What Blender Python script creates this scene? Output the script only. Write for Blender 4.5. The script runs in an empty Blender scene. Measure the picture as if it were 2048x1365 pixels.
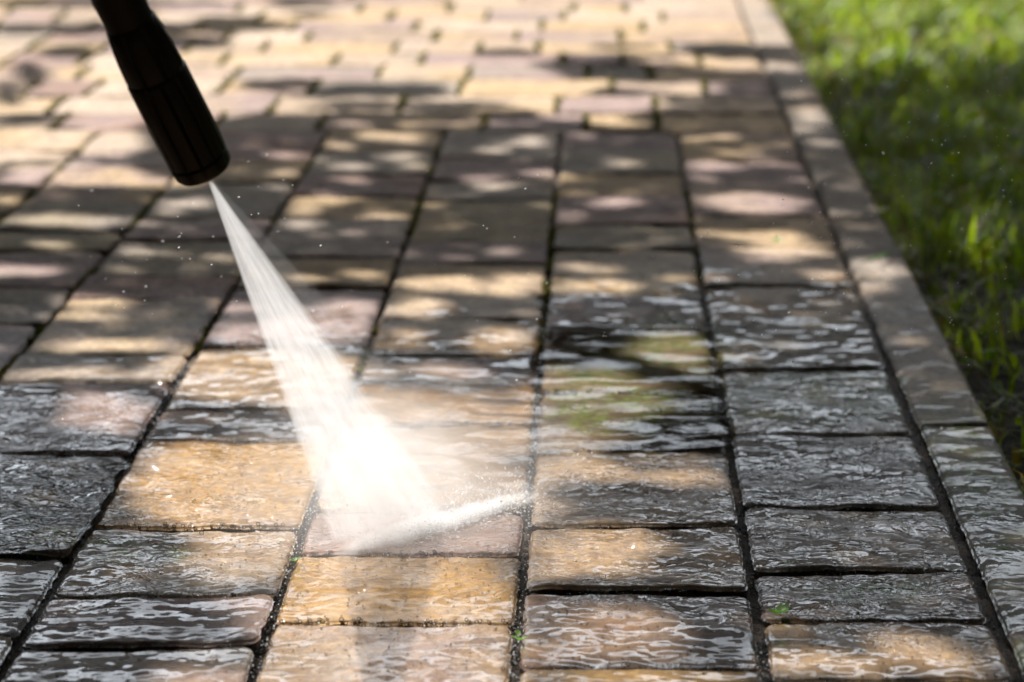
import bpy, bmesh, math, random
import numpy as np
from mathutils import Vector, Matrix

random.seed(7)
rng = np.random.default_rng(7)
S = bpy.context.scene
COL = S.collection

# ------------------------------------------------------------------ camera
F = 5530.0                      # focal length in pixels of the 2048 wide photograph
TH = math.atan(1325.0 / F)      # downward pitch
W = 0.165                       # width of a paver course
H = W * math.cos(TH) / 0.2561   # height of the camera above the paving
VX, VY = 1206.0, -642.0         # vanishing point of the courses
cam_d = bpy.data.cameras.new('camera')
cam = bpy.data.objects.new('camera', cam_d)
COL.objects.link(cam)
cam.location = (0, 0, H)
cam.rotation_euler = (math.pi / 2 - TH, 0, 0)
cam_d.sensor_width = 36
cam_d.lens = F / 2048 * 36
cam_d.clip_start = 0.05
cam_d.clip_end = 3000
cam_d.dof.use_dof = True
cam_d.dof.focus_distance = 2.02
cam_d.dof.aperture_fstop = 6.6
cam_d.dof.aperture_blades = 0
S.camera = cam

# ------------------------------------------------------------------ light
SUN_EL, SUN_AZ = math.radians(52), math.radians(-28)
SUN = np.array([math.sin(SUN_AZ) * math.cos(SUN_EL), math.cos(SUN_AZ) * math.cos(SUN_EL), math.sin(SUN_EL)])
sd = bpy.data.lights.new('sun', 'SUN')
sun = bpy.data.objects.new('sun', sd)
COL.objects.link(sun)
sun.rotation_euler = Vector(SUN).to_track_quat('Z', 'Y').to_euler()
sd.energy = 5.0
sd.angle = math.radians(0.53)
sd.color = (1.0, 0.985, 0.96)
w = bpy.data.worlds.new('World')
S.world = w
w.use_nodes = True
nt = w.node_tree
sky = nt.nodes.new('ShaderNodeTexSky')
sky.sky_type = 'NISHITA'
sky.sun_disc = False
sky.sun_elevation = SUN_EL
sky.sun_rotation = SUN_AZ
sky.dust_density = 7.0
sky.air_density = 1.0
sky.ozone_density = 1.0
bg = nt.nodes['Background']
bg.inputs[1].default_value = 0.05
nt.links.new(sky.outputs[0], bg.inputs[0])
# broken cloud, its bright patch added ahead of the camera for wet reflections
tc = nt.nodes.new('ShaderNodeTexCoord')
mpn = nt.nodes.new('ShaderNodeMapping'); mpn.inputs['Scale'].default_value = (1, 1, 2.2); nt.links.new(tc.outputs['Generated'], mpn.inputs['Vector'])
cn = nt.nodes.new('ShaderNodeTexNoise'); cn.inputs['Scale'].default_value = 2.6; cn.inputs['Detail'].default_value = 6; cn.inputs['Roughness'].default_value = .55
nt.links.new(mpn.outputs[0], cn.inputs['Vector'])
cr = nt.nodes.new('ShaderNodeMapRange'); cr.interpolation_type = 'SMOOTHSTEP'; nt.links.new(cn.outputs[0], cr.inputs[0]); cr.inputs[1].default_value = .30; cr.inputs[2].default_value = .44
dt = nt.nodes.new('ShaderNodeVectorMath'); dt.operation = 'DOT_PRODUCT'; nt.links.new(tc.outputs['Generated'], dt.inputs[0]); dt.inputs[1].default_value = (-.09, .88, .465)
dr = nt.nodes.new('ShaderNodeMapRange'); nt.links.new(dt.outputs['Value'], dr.inputs[0]); dr.inputs[1].default_value = .78; dr.inputs[2].default_value = .97; dr.inputs[3].default_value = .055; dr.inputs[4].default_value = 1.65
cb_bg = nt.nodes.new('ShaderNodeBackground'); cb_bg.inputs[0].default_value = (.85, .92, 1.0, 1); nt.links.new(dr.outputs[0], cb_bg.inputs[1])
mxs = nt.nodes.new('ShaderNodeMixShader'); nt.links.new(cr.outputs[0], mxs.inputs[0]); nt.links.new(bg.outputs[0], mxs.inputs[1]); nt.links.new(cb_bg.outputs[0], mxs.inputs[2])
nt.links.new(mxs.outputs[0], nt.nodes['World Output'].inputs[0])
S.view_settings.view_transform = 'Standard'
S.view_settings.look = 'None'
S.view_settings.gamma = 1
S.view_settings.exposure = 1.04
S.cycles.volume_bounces = 8
S.cycles.transparent_max_bounces = 12
S.cycles.volume_step_rate = 1.0

# ------------------------------------------------------------------ projection helpers
CT, ST = math.cos(TH), math.sin(TH)

def ray(px, py):
    a, b = (np.asarray(px, float) - 1024) / F, -(np.asarray(py, float) - 682.5) / F
    return np.stack([a, CT + b * ST, -ST + b * CT], -1)

def ground(px, py, z=0.0):
    d = ray(px, py)
    t = (z - H) / d[..., 2]
    return np.array([0, 0, H]) + d * t[..., None]

def at_depth(px, py, Z):
    return Vector(np.array([0, 0, H]) + ray(px, py) * Z)

def to_px(P):
    P = np.asarray(P, float)
    x, y, z = P[..., 0], P[..., 1], P[..., 2] - H
    dep = y * CT - z * ST
    dep = np.where(dep < 0.05, 0.05, dep)
    up = y * ST + z * CT
    return 1024 + F * x / dep, 682.5 - F * up / dep

def vline(m, y):
    return VX + m * (y - VY)

# ------------------------------------------------------------------ noise
def vnoise(x, y, seed=0):
    x = np.asarray(x, float); y = np.asarray(y, float)
    xi = np.floor(x).astype(np.int64); yi = np.floor(y).astype(np.int64)
    fx = x - xi; fy = y - yi
    fx = fx * fx * fx * (fx * (fx * 6 - 15) + 10); fy = fy * fy * fy * (fy * (fy * 6 - 15) + 10)
    def h(a, b):
        n = (a * 374761393 + b * 668265263 + seed * 974634777) & 0xFFFFFFFF
        n = ((n ^ (n >> 13)) * 1274126177) & 0xFFFFFFFF
        n = (n ^ (n >> 16)) & 0xFFFFFFFF
        return n / 4294967295.0
    a, b, c, d = h(xi, yi), h(xi + 1, yi), h(xi, yi + 1), h(xi + 1, yi + 1)
    return (a + (b - a) * fx) * (1 - fy) + (c + (d - c) * fx) * fy

def fbm(x, y, seed=0, o=4, g=0.5):
    s = 0; a = 1; t = 0
    for i in range(o):
        s = s + a * vnoise(x * 2 ** i + 17.3 * i, y * 2 ** i - 9.1 * i, seed + i * 31); t += a; a *= g
    return s / t

def sm(a, b, x):
    t = np.clip((x - a) / (b - a), 0, 1)
    return t * t * (3 - 2 * t)

# ------------------------------------------------------------------ maps of the place, kept on the ground
class GMap:
    """a mask drawn in plan: cell values on the ground, looked up by ground position"""
    def __init__(s, fn, blur=0):
        s.n, s.m = 512, 512
        xs = np.linspace(-600, 2648, s.n); ys = np.linspace(-100, 1800, s.m)
        X, Y = np.meshgrid(xs, ys)
        a = fn(X, Y).astype(float)
        for _ in range(blur):
            a = (np.roll(a, 1, 0) + np.roll(a, -1, 0) + a * 2) / 4
            a = (np.roll(a, 1, 1) + np.roll(a, -1, 1) + a * 2) / 4
        s.a = a
    def __call__(s, P):
        px, py = to_px(P)
        u = np.clip((px + 600) / 3248 * (s.n - 1), 0, s.n - 1.001); v = np.clip((py + 100) / 1900 * (s.m - 1), 0, s.m - 1.001)
        i = u.astype(int); j = v.astype(int); fu = u - i; fv = v - j
        a = s.a
        return (a[j, i] * (1 - fu) + a[j, i + 1] * fu) * (1 - fv) + (a[j + 1, i] * (1 - fu) + a[j + 1, i + 1] * fu) * fv

def inpoly(X, Y, poly):
    r = np.zeros(X.shape, bool)
    n = len(poly)
    for k in range(n):
        x0, y0 = poly[k]; x1, y1 = poly[(k + 1) % n]
        if y0 == y1: continue
        c = ((y0 > Y) != (y1 > Y)) & (X < (x1 - x0) * (Y - y0) / (y1 - y0) + x0)
        r ^= c
    return r

def ells(X, Y, L):
    r = np.zeros(X.shape, bool)
    wob = (fbm(X / 23.0, Y / 9.0, 5, 2) - 0.5) * 1.1
    for cx, cy, rx, ry in L:
        r |= ((X - cx) / rx) ** 2 + ((Y - cy) / ry) ** 2 < 1 + wob
    return r

LIT = [(1446,275,35,8),(1385,282,22,7),(1476,311,40,5),(1420,331,60,10),(1549,326,60,8),(1402,353,30,8),(1505,404,120,17),
(1530,421,100,8),(1505,471,105,11),(1560,500,110,20),(1652,550,50,14),(1430,556,25,10),(1611,262,30,9),(1649,290,25,7),
(1625,312,20,6),(1693,375,22,9),(1670,428,35,6),(1710,486,30,5),(1745,535,50,20),(1748,572,38,12),(1058,284,42,16),
(979,299,38,6),(818,278,38,9),(832,334,32,8),(952,358,34,9),(990,372,45,10),(1081,347,38,8),(1137,353,24,5),(1169,386,24,7),
(1260,384,30,7),(1251,328,35,8),(1163,272,24,7),(1240,275,24,7),(1225,407,60,11),(1143,435,38,11),(1087,413,25,7),
(1008,504,30,8),(873,404,25,6),(1166,530,48,8),(888,568,110,18),(1034,568,70,22),(1196,571,95,16),(844,615,60,20),(980,610,60,14),
(567,312,38,10),(766,274,48,9),(678,293,30,9),(804,313,24,8),(722,334,60,7),(696,360,33,8),(564,348,34,10),(564,378,22,7),
(664,398,75,8),(611,419,36,10),(772,433,44,9),(614,448,46,10),(708,467,32,6),(649,474,20,5),(629,562,38,10),(722,551,52,8),
(693,618,80,22),(482,618,38,15),(438,515,28,9),(564,246,60,6),(731,255,22,6),(60,290,150,32),(200,285,100,32),(150,345,160,22),
(60,355,70,18),(249,278,60,15),(290,362,110,13),(381,404,55,10),(343,420,30,9),(308,445,36,8),(132,443,135,13),(15,407,25,12),
(100,492,45,9),(261,499,34,8),(252,536,32,9),(440,517,30,9),(44,542,80,16),(190,606,75,12),(234,690,165,15),(160,632,80,9),
(165,752,150,13),(330,725,50,10),(10,712,12,20),(520,755,230,64),(470,670,60,22),(640,655,120,34),(860,675,90,26),(1010,680,70,26),
(860,745,110,14),(880,880,200,112),(215,830,110,44),(470,965,235,84),(560,1000,300,90),(490,1120,135,62),(500,1210,70,30),(720,1000,420,150),
(780,1270,300,190),(1150,940,110,30),(1350,960,100,22),(1200,1110,160,62),(1240,1260,150,60),(1280,1360,260,30),(1720,1310,220,45),
(2040,1310,40,50),(650,1500,420,230),(-150,300,160,60),(-200,700,200,40),(1180,800,170,62),(1345,700,90,42),(1130,880,90,30)]
SHADE_NEAR = [(900,680,42,26),(860,650,30,10),(230,712,110,7),(980,610,60,12),(1290,1000,110,24),(640,1400,10,10),(1050,1240,1,1),(1330,1120,60,14),
(1210,985,90,16),(1700,1290,60,18),(870,590,40,7)]
SHADE_FAR = [(1230,128,150,20),(1010,105,60,5),(1240,92,60,6),(1450,100,90,16),(1560,110,60,16),(1330,150,200,14),(1240,185,70,10),
(1450,195,120,24),(1420,235,180,18),(1560,180,90,40),(560,170,75,12),(640,192,60,8),(760,182,130,16),(720,212,90,10),(680,238,240,12),(900,212,120,10),
(930,232,160,12),(1100,250,90,8),(200,58,240,14),(330,85,130,13),(130,105,60,14),(60,150,30,22),(15,185,26,24),(450,50,120,18),(620,28,40,6),
(60,235,66,12),(10,290,30,13),(190,258,110,6),(480,250,160,14),(330,250,60,8),(1620,120,50,12),(600,4,60,8),(170,5,260,9)]
LIT_FAR = [(1300,172,95,7),(1400,122,110,7),(1250,222,70,7),(1390,180,60,8),(1130,232,50,6),(720,252,50,4),(1590,140,30,6),(1600,190,30,6)]

def litfn(X, Y):
    far = Y < 250
    near_lit = ells(X, Y, LIT) & ~ells(X, Y, SHADE_NEAR)
    far_lit = ~(ells(X, Y, SHADE_FAR)) | ells(X, Y, LIT_FAR)
    r = np.where(far, far_lit, near_lit)
    # right of the kerb: sunlit far lawn, shaded near lawn with flecks
    kx = VX + 0.50 * (Y - VY)
    lawn = X > kx + 12
    n = fbm(X / 60.0, Y / 22.0, 11, 3)
    r = np.where(lawn, np.where(Y < 95 + (n - .5) * 150, n > 0.34, n > 0.74), r)
    # outside the frame: open dapple
    out = (X < -40) | (Y > 1400) & (X > 1250)
    r = np.where(out, fbm(X / 70.0, Y / 30.0, 3, 3) > 0.52, r)
    return r
lit = GMap(litfn)

def wetfn(X, Y):
    yw = np.interp(X, [-600, 0, 330, 420, 700, 1080, 1100, 1400, 1750, 2648], [790, 775, 765, 700, 665, 640, 598, 575, 585, 640])
    n = fbm(X / 75.0, Y / 24.0, 21, 4) - .5
    return sm(yw - 18, yw + 18, Y + n * 210)
wet = GMap(wetfn, 1)
def dampfn(X, Y):
    yw = np.interp(X, [-600, 0, 330, 420, 700, 1080, 1100, 1400, 1750, 2648], [730, 640, 600, 600, 590, 560, 520, 500, 530, 600])
    return sm(yw - 60, yw + 60, Y)
damp = GMap(dampfn, 1)

POLY_A = [(700,770),(1065,768),(1080,664),(1425,662),(1432,740),(1448,850),(1454,902),(1062,906),(1050,1010),(700,1010)]
POLY_C = [(-300,935),(240,935),(255,935),(240,940),(215,1000),(140,1108),(-300,1108)]
POLY_E = [(-200,800),(300,785),(280,880),(255,900),(620,890),(1050,1010),(1060,910),(1460,910),(1470,868),(1440,740),(1780,738),(1826,850),(2000,868),(2100,1365),(1510,1250),(1040,1190),(560,1180),(120,1190),(190,1050)]
flowA = GMap(lambda X, Y: inpoly(X, Y, POLY_A), 3)
flowC = GMap(lambda X, Y: inpoly(X, Y, POLY_C), 3)
flowE = GMap(lambda X, Y: inpoly(X, Y, POLY_E), 4)
MOSS_P = [(1330,700,130,60),(1260,745,160,60),(1280,820,190,50),(1430,690,30,45),(1640,760,200,28),(1700,800,120,50),(1560,800,120,50),(1920,900,75,60),(1960,980,60,70),(60,1070,120,40),(250,1100,120,28),(1750,1180,150,25)]
mossmap = GMap(lambda X, Y: ells(X, Y, MOSS_P), 3)

# ------------------------------------------------------------------ materials
def mat(name):
    m = bpy.data.materials.new(name); m.use_nodes = True
    t = m.node_tree
    return m, t, t.nodes, t.links, t.nodes['Principled BSDF'], t.nodes['Material Output']

def N(t, kind, **kw):
    n = t.nodes.new('ShaderNode' + kind)
    for k, v in kw.items():
        if k in n.inputs: n.inputs[k].default_value = v
        else: setattr(n, k, v)
    return n

def attr(t, name):
    n = t.nodes.new('ShaderNodeAttribute'); n.attribute_name = name; return n

def math_(t, op, a, b=None, clamp=False):
    n = t.nodes.new('ShaderNodeMath'); n.operation = op; n.use_clamp = clamp
    for i, v in enumerate((a, b)):
        if v is None: continue
        if isinstance(v, (int, float)): n.inputs[i].default_value = v
        else: t.links.new(v, n.inputs[i])
    return n.outputs[0]

def mixc(t, fac, a, b, mode='MIX'):
    n = t.nodes.new('ShaderNodeMix'); n.data_type = 'RGBA'; n.blend_type = mode
    for i, v in ((0, fac), (6, a), (7, b)):
        if isinstance(v, (int, float)): n.inputs[i].default_value = v
        elif isinstance(v, tuple): n.inputs[i].default_value = (*v, 1)
        else: t.links.new(v, n.inputs[i])
    return n.outputs[2]

def noise(t, vec, scale, detail=3, rough=.5, dist=0.0):
    n = N(t, 'TexNoise', Scale=scale, Detail=detail, Roughness=rough, Distortion=dist)
    if vec is not None: t.links.new(vec, n.inputs['Vector'])
    return n.outputs[0]

def ramp(t, v, a, b):
    n = t.nodes.new('ShaderNodeMapRange'); n.interpolation_type = 'SMOOTHSTEP'
    t.links.new(v, n.inputs[0]); n.inputs[1].default_value = a; n.inputs[2].default_value = b
    return n.outputs[0]

def warp_pos(t, amount, scale, stretch=(1, 1, 1), rot=0):
    """ground position bent by a slow noise, for running-water patterns"""
    g = t.nodes.new('ShaderNodeNewGeometry')
    nz = N(t, 'TexNoise', Scale=scale, Detail=2)
    t.links.new(g.outputs['Position'], nz.inputs['Vector'])
    sub = t.nodes.new('ShaderNodeVectorMath'); sub.operation = 'SUBTRACT'; t.links.new(nz.outputs['Color'], sub.inputs[0]); sub.inputs[1].default_value = (.5, .5, .5)
    sc = t.nodes.new('ShaderNodeVectorMath'); sc.operation = 'SCALE'; t.links.new(sub.outputs[0], sc.inputs[0]); sc.inputs[3].default_value = amount
    ad = t.nodes.new('ShaderNodeVectorMath'); ad.operation = 'ADD'; t.links.new(sc.outputs[0], ad.inputs[0]); t.links.new(g.outputs['Position'], ad.inputs[1])
    mp = t.nodes.new('ShaderNodeMapping'); mp.inputs['Scale'].default_value = stretch; mp.inputs['Rotation'].default_value = (0, 0, rot)
    t.links.new(ad.outputs[0], mp.inputs['Vector'])
    return mp.outputs[0]

def bump(t, h, dist, strength=1.0, normal=None):
    b = N(t, 'Bump', Strength=strength, Distance=dist)
    t.links.new(h, b.inputs['Height'])
    if normal is not None: t.links.new(normal, b.inputs['Normal'])
    return b.outputs[0]

def stone_material(name, fine=1.0):
    m, t, nd, lk, P, out = mat(name)
    g = t.nodes.new('ShaderNodeNewGeometry').outputs['Position']
    tint = attr(t, 'tint'); wt = attr(t, 'wet').outputs['Fac']; mo = attr(t, 'moss').outputs['Fac']; fl = attr(t, 'flow').outputs['Fac']; dm = attr(t, 'damp').outputs['Fac']
    sp = noise(t, g, 900, 2, .7)
    md = noise(t, g, 120, 4, .65)
    lo = noise(t, g, 28, 3, .6)
    c = mixc(t, ramp(t, sp, .35, .7), (.72, .70, .68), (1.18, 1.17, 1.15))
    c = mixc(t, 1.0, tint.outputs['Color'], c, 'MULTIPLY')
    c2 = mixc(t, ramp(t, md, .38, .64), (.74, .72, .72), (1.12, 1.1, 1.06))
    c = mixc(t, 1.0, c, c2, 'MULTIPLY')
    c3 = mixc(t, ramp(t, lo, .35, .65), (.82, .80, .80), (1.08, 1.07, 1.05))
    c = mixc(t, 1.0, c, c3, 'MULTIPLY')
    # dark pits
    vo = N(t, 'TexVoronoi', Scale=260); lk.new(g, vo.inputs['Vector'])
    pit = math_(t, 'MULTIPLY', ramp(t, vo.outputs['Distance'], .22, .08), ramp(t, lo, .45, .6))
    c = mixc(t, math_(t, 'MULTIPLY', pit, .6), c, (.05, .045, .04))
    mossc = mixc(t, ramp(t, md, .35, .65), (.045, .065, .006), (.13, .17, .015))
    mf = math_(t, 'MULTIPLY', math_(t, 'MULTIPLY', mo, ramp(t, lo, .30, .55)), math_(t, 'ADD', .25, math_(t, 'MULTIPLY', ramp(t, noise(t, g, 75, 3, .6, .8), .42, .58), .75)))
    hs = N(t, 'HueSaturation', Saturation=1.28, Value=.64); lk.new(c, hs.inputs['Color'])
    c = mixc(t, wt, c, mixc(t, 1.0, hs.outputs[0], (1.04, .97, .82), 'MULTIPLY'))
    c = mixc(t, mf, c, mossc)
    lk.new(c, P.inputs['Base Color'])
    r = math_(t, 'SUBTRACT', .78, math_(t, 'MULTIPLY', dm, .25))
    lk.new(r, P.inputs['Roughness'])
    P.inputs['Specular IOR Level'].default_value = .16
    base_b = bump(t, md, .0011)
    base_b = bump(t, sp, .00035, 1.0, base_b)
    lk.new(base_b, P.inputs['Normal'])
    # film of water
    wv = warp_pos(t, .035, 22, (1, 1.2, 1), .25)
    r1 = noise(t, wv, 42, 1.6, .40, 1.5)
    r2 = noise(t, wv, 120, 1, .5, .8)
    r3 = noise(t, g, 24, 1.5, .45)
    pm = ramp(t, noise(t, g, 11, 2), .38, .62)
    r1b = noise(t, wv, 80, 1.5, .45, 1.2)
    pm2 = ramp(t, noise(t, g, 5.5, 2), .42, .58)
    r1 = math_(t, 'ADD', math_(t, 'MULTIPLY', r1, math_(t, 'SUBTRACT', 1.0, pm2)), math_(t, 'MULTIPLY', math_(t, 'MULTIPLY', r1b, .62), pm2))
    fine_h = math_(t, 'MULTIPLY', math_(t, 'ADD', r1, math_(t, 'MULTIPLY', r2, .16)), math_(t, 'ADD', .40, math_(t, 'MULTIPLY', pm, .75)))
    fh = math_(t, 'MULTIPLY', fine_h, math_(t, 'ADD', math_(t, 'MULTIPLY', fl, .95), .05))
    cb = bump(t, r3, .0065)
    cb = bump(t, fh, .0052, 1.0, cb)
    lk.new(cb, P.inputs['Coat Normal'])
    cw = math_(t, 'MAXIMUM', wt, math_(t, 'MULTIPLY', dm, math_(t, 'MULTIPLY', ramp(t, md, .5, .72), .35)), True)
    cw = math_(t, 'MULTIPLY', cw, math_(t, 'ADD', .50, math_(t, 'MULTIPLY', ramp(t, noise(t, g, 19, 3, .6), .40, .56), .50)))
    cw = math_(t, 'MULTIPLY', cw, math_(t, 'SUBTRACT', 1.0, attr(t, 'film').outputs['Fac']), True)
    lk.new(cw, P.inputs['Coat Weight'])
    P.inputs['Coat IOR'].default_value = 1.45
    lk.new(math_(t, 'SUBTRACT', .04, math_(t, 'MULTIPLY', fl, .02)), P.inputs['Coat Roughness'])
    return m

M_STONE = stone_material('concrete_paver')

def joint_material():
    m, t, nd, lk, P, out = mat('joint_sand')
    g = t.nodes.new('ShaderNodeNewGeometry').outputs['Position']
    a = noise(t, g, 400, 3, .7); b = noise(t, g, 40, 3)
    wt = attr(t, 'wet').outputs['Fac']
    c = mixc(t, a, (.05, .032, .018), (.15, .10, .06))
    c = mixc(t, math_(t, 'MULTIPLY', wt, .6), c, (.040, .022, .010))
    lk.new(c, P.inputs['Base Color'])
    P.inputs['Roughness'].default_value = .85
    lk.new(bump(t, a, .003), P.inputs['Normal'])
    lk.new(bump(t, noise(t, g, 130, 3, .6, 1), .008), P.inputs['Coat Normal'])
    lk.new(math_(t, 'MULTIPLY', wt, .25), P.inputs['Coat Weight']); P.inputs['Coat IOR'].default_value = 1.33; P.inputs['Coat Roughness'].default_value = .03
    return m
M_JOINT = joint_material()

def simple(name, col, rough=.6, trans=0.0, var=None, scale=30, spec=.5, bmp=0):
    m, t, nd, lk, P, out = mat(name)
    P.inputs['Base Color'].default_value = (*col, 1); P.inputs['Roughness'].default_value = rough
    P.inputs['Specular IOR Level'].default_value = spec
    cc = None
    if var:
        g = t.nodes.new('ShaderNodeNewGeometry').outputs['Position']
        n = noise(t, g, scale, 3, .6)
        cc = mixc(t, ramp(t, n, .3, .7), col, var); lk.new(cc, P.inputs['Base Color'])
        if bmp: lk.new(bump(t, n, bmp), P.inputs['Normal'])
    if trans:
        tr = t.nodes.new('ShaderNodeBsdfTranslucent')
        if cc is not None: lk.new(mixc(t, 1.0, cc, (1.3, 1.6, .7), 'MULTIPLY'), tr.inputs[0])
        else: tr.inputs[0].default_value = (col[0] * 1.3, col[1] * 1.6, col[2] * .7, 1)
        mx = t.nodes.new('ShaderNodeMixShader'); mx.inputs[0].default_value = trans
        lk.new(P.outputs[0], mx.inputs[1]); lk.new(tr.outputs[0], mx.inputs[2]); lk.new(mx.outputs[0], out.inputs[0])
    return m

def attr_leaf(name, trans, rough=.45):
    m, t, nd, lk, P, out = mat(name)
    a = attr(t, 'tint').outputs['Color']
    lk.new(a, P.inputs['Base Color']); P.inputs['Roughness'].default_value = rough
    tr = t.nodes.new('ShaderNodeBsdfTranslucent')
    lk.new(mixc(t, 1.0, a, (1.5, 1.7, .6), 'MULTIPLY'), tr.inputs[0])
    mx = t.nodes.new('ShaderNodeMixShader'); mx.inputs[0].default_value = trans
    lk.new(P.outputs[0], mx.inputs[1]); lk.new(tr.outputs[0], mx.inputs[2]); lk.new(mx.outputs[0], out.inputs[0])
    return m

M_GRASS = attr_leaf('grass_blades', .5)
M_LEAF = attr_leaf('tree_leaves', .10)
M_BARK = simple('bark', (.09, .065, .045), .9, var=(.16, .12, .09), scale=20, bmp=.01)
M_SOIL = simple('soil', (.020, .014, .009), .95, var=(.055, .038, .022), scale=45, bmp=.02)
M_MOSS = simple('moss', (.10, .11, .010), .9, .35, var=(.34, .30, .04), scale=60)
M_WEED = simple('weed_leaf', (.09, .20, .02), .45, .45, var=(.16, .30, .04), scale=60)
M_STRAW = simple('straw', (.22, .16, .07), .6, .2, var=(.34, .26, .12), scale=80)
M_DRYLEAF = simple('dry_leaf', (.16, .07, .03), .6, .2, var=(.28, .14, .06), scale=70)
M_GRIT = simple('grit', (.30, .25, .20), .7, var=(.6, .55, .5), scale=90)

def plastic():
    m, t, nd, lk, P, out = mat('black_plastic')
    g = N(t, 'TexCoord').outputs['Object']
    n = noise(t, g, 400, 3, .6); n2 = noise(t, g, 30, 3)
    lk.new(mixc(t, n2, (.004, .0025, .0023), (.008, .0055, .005)), P.inputs['Base Color'])
    lk.new(math_(t, 'ADD', .38, math_(t, 'MULTIPLY', n2, .2)), P.inputs['Roughness'])
    P.inputs['Specular IOR Level'].default_value = .3
    lk.new(bump(t, n, .0003), P.inputs['Normal'])
    return m
M_PLASTIC = plastic()
M_BRASS = simple('brass', (.35, .25, .12), .35)
M_BRASS.node_tree.nodes['Principled BSDF'].inputs['Metallic'].default_value = 1

def film_material():
    m, t, nd, lk, P, out = mat('running_water')
    nd.remove(P)
    al = attr(t, 'flow').outputs['Fac']; fn = attr(t, 'fine').outputs['Fac']
    wv = warp_pos(t, .03, 16, (1, 1.25, 1), -.3)
    r1 = noise(t, wv, 60, 2, .5, 1.2)
    g = t.nodes.new('ShaderNodeNewGeometry').outputs['Position']
    r2 = noise(t, g, 240, 2, .5, .5)
    h = math_(t, 'ADD', math_(t, 'MULTIPLY', r1, math_(t, 'ADD', math_(t, 'MULTIPLY', fn, .9), .05)), math_(t, 'MULTIPLY', r2, .03))
    b = bump(t, h, .0048)
    fr = N(t, 'Fresnel', IOR=1.36); lk.new(b, fr.inputs['Normal'])
    gl = N(t, 'BsdfGlossy', Roughness=.03); lk.new(b, gl.inputs['Normal'])
    tr = N(t, 'BsdfTransparent'); tr.inputs[0].default_value = (.93, .90, .84, 1)
    tc = N(t, 'BsdfTransparent')
    mx = t.nodes.new('ShaderNodeMixShader'); lk.new(fr.outputs[0], mx.inputs[0]); lk.new(tr.outputs[0], mx.inputs[1]); lk.new(gl.outputs[0], mx.inputs[2])
    m2 = t.nodes.new('ShaderNodeMixShader'); lk.new(ramp(t, al, .15, .6), m2.inputs[0]); lk.new(tc.outputs[0], m2.inputs[1]); lk.new(mx.outputs[0], m2.inputs[2])
    lk.new(m2.outputs[0], out.inputs[0])
    return m
M_FILM = film_material()

def drop_material():
    m, t, nd, lk, P, out = mat('water_drop')
    nd.remove(P)
    fr = N(t, 'Fresnel', IOR=1.4)
    gl = N(t, 'BsdfGlossy', Roughness=.04)
    tr = N(t, 'BsdfTransparent'); tr.inputs[0].default_value = (.95, .95, .95, 1)
    mx = t.nodes.new('ShaderNodeMixShader'); lk.new(fr.outputs[0], mx.inputs[0]); lk.new(tr.outputs[0], mx.inputs[1]); lk.new(gl.outputs[0], mx.inputs[2])
    lk.new(mx.outputs[0], out.inputs[0])
    return m
M_DROP = drop_material()
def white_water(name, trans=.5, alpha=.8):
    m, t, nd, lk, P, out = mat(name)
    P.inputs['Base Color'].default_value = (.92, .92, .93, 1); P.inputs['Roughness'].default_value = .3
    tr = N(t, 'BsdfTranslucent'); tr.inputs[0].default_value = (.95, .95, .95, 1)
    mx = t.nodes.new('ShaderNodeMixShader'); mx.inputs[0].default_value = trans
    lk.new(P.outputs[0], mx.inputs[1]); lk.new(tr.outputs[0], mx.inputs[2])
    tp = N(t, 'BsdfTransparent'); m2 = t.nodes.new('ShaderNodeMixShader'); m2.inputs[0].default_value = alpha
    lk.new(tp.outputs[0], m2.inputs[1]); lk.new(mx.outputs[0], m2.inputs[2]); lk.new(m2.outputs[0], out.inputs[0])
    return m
M_SPRAY = white_water('white_spray', .75, .6)

# ------------------------------------------------------------------ mesh helpers
def mesh_obj(name, V, Fc, m, parent=None, smooth=True, attrs=None, cols=None):
    me = bpy.data.meshes.new(name)
    V = np.asarray(V, np.float32)
    if isinstance(Fc, np.ndarray) and Fc.ndim == 2:
        k = Fc.shape[1]; nf = len(Fc)
        me.vertices.add(len(V)); me.vertices.foreach_set('co', V.ravel())
        me.loops.add(nf * k); me.loops.foreach_set('vertex_index', Fc.astype(np.int32).ravel())
        me.polygons.add(nf); me.polygons.foreach_set('loop_start', np.arange(0, nf * k, k, dtype=np.int32))
        me.polygons.foreach_set('loop_total', np.full(nf, k, np.int32))
        me.update(calc_edges=True)
    else:
        me.from_pydata([tuple(v) for v in V], [], [tuple(f) for f in Fc]); me.update()
    if smooth: me.polygons.foreach_set('use_smooth', np.ones(len(me.polygons), bool))
    for k, a in (attrs or {}).items():
        at = me.attributes.new(k, 'FLOAT', 'POINT'); at.data.foreach_set('value', np.asarray(a, np.float32).ravel())
    if cols is not None:
        at = me.attributes.new('tint', 'FLOAT_COLOR', 'POINT')
        c4 = np.concatenate([cols, np.ones((len(cols), 1))], 1).astype(np.float32); at.data.foreach_set('color', c4.ravel())
    me.materials.append(m)
    o = bpy.data.objects.new(name, me); COL.objects.link(o)
    if parent: o.parent = parent
    return o

def tag(o, label=None, cat=None, group=None, kind=None):
    if label: o['label'] = label
    if cat: o['category'] = cat
    if group: o['group'] = group
    if kind: o['kind'] = kind
    return o

def empty(name, loc):
    o = bpy.data.objects.new(name, None); o.location = loc; o.empty_display_size = .05; COL.objects.link(o); return o

def grid_faces(nu, nv):
    i, j = np.meshgrid(np.arange(nu - 1), np.arange(nv - 1), indexing='ij')
    a = (i * nv + j).ravel()
    return np.stack([a, a + nv, a + nv + 1, a + 1], 1)

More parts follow.
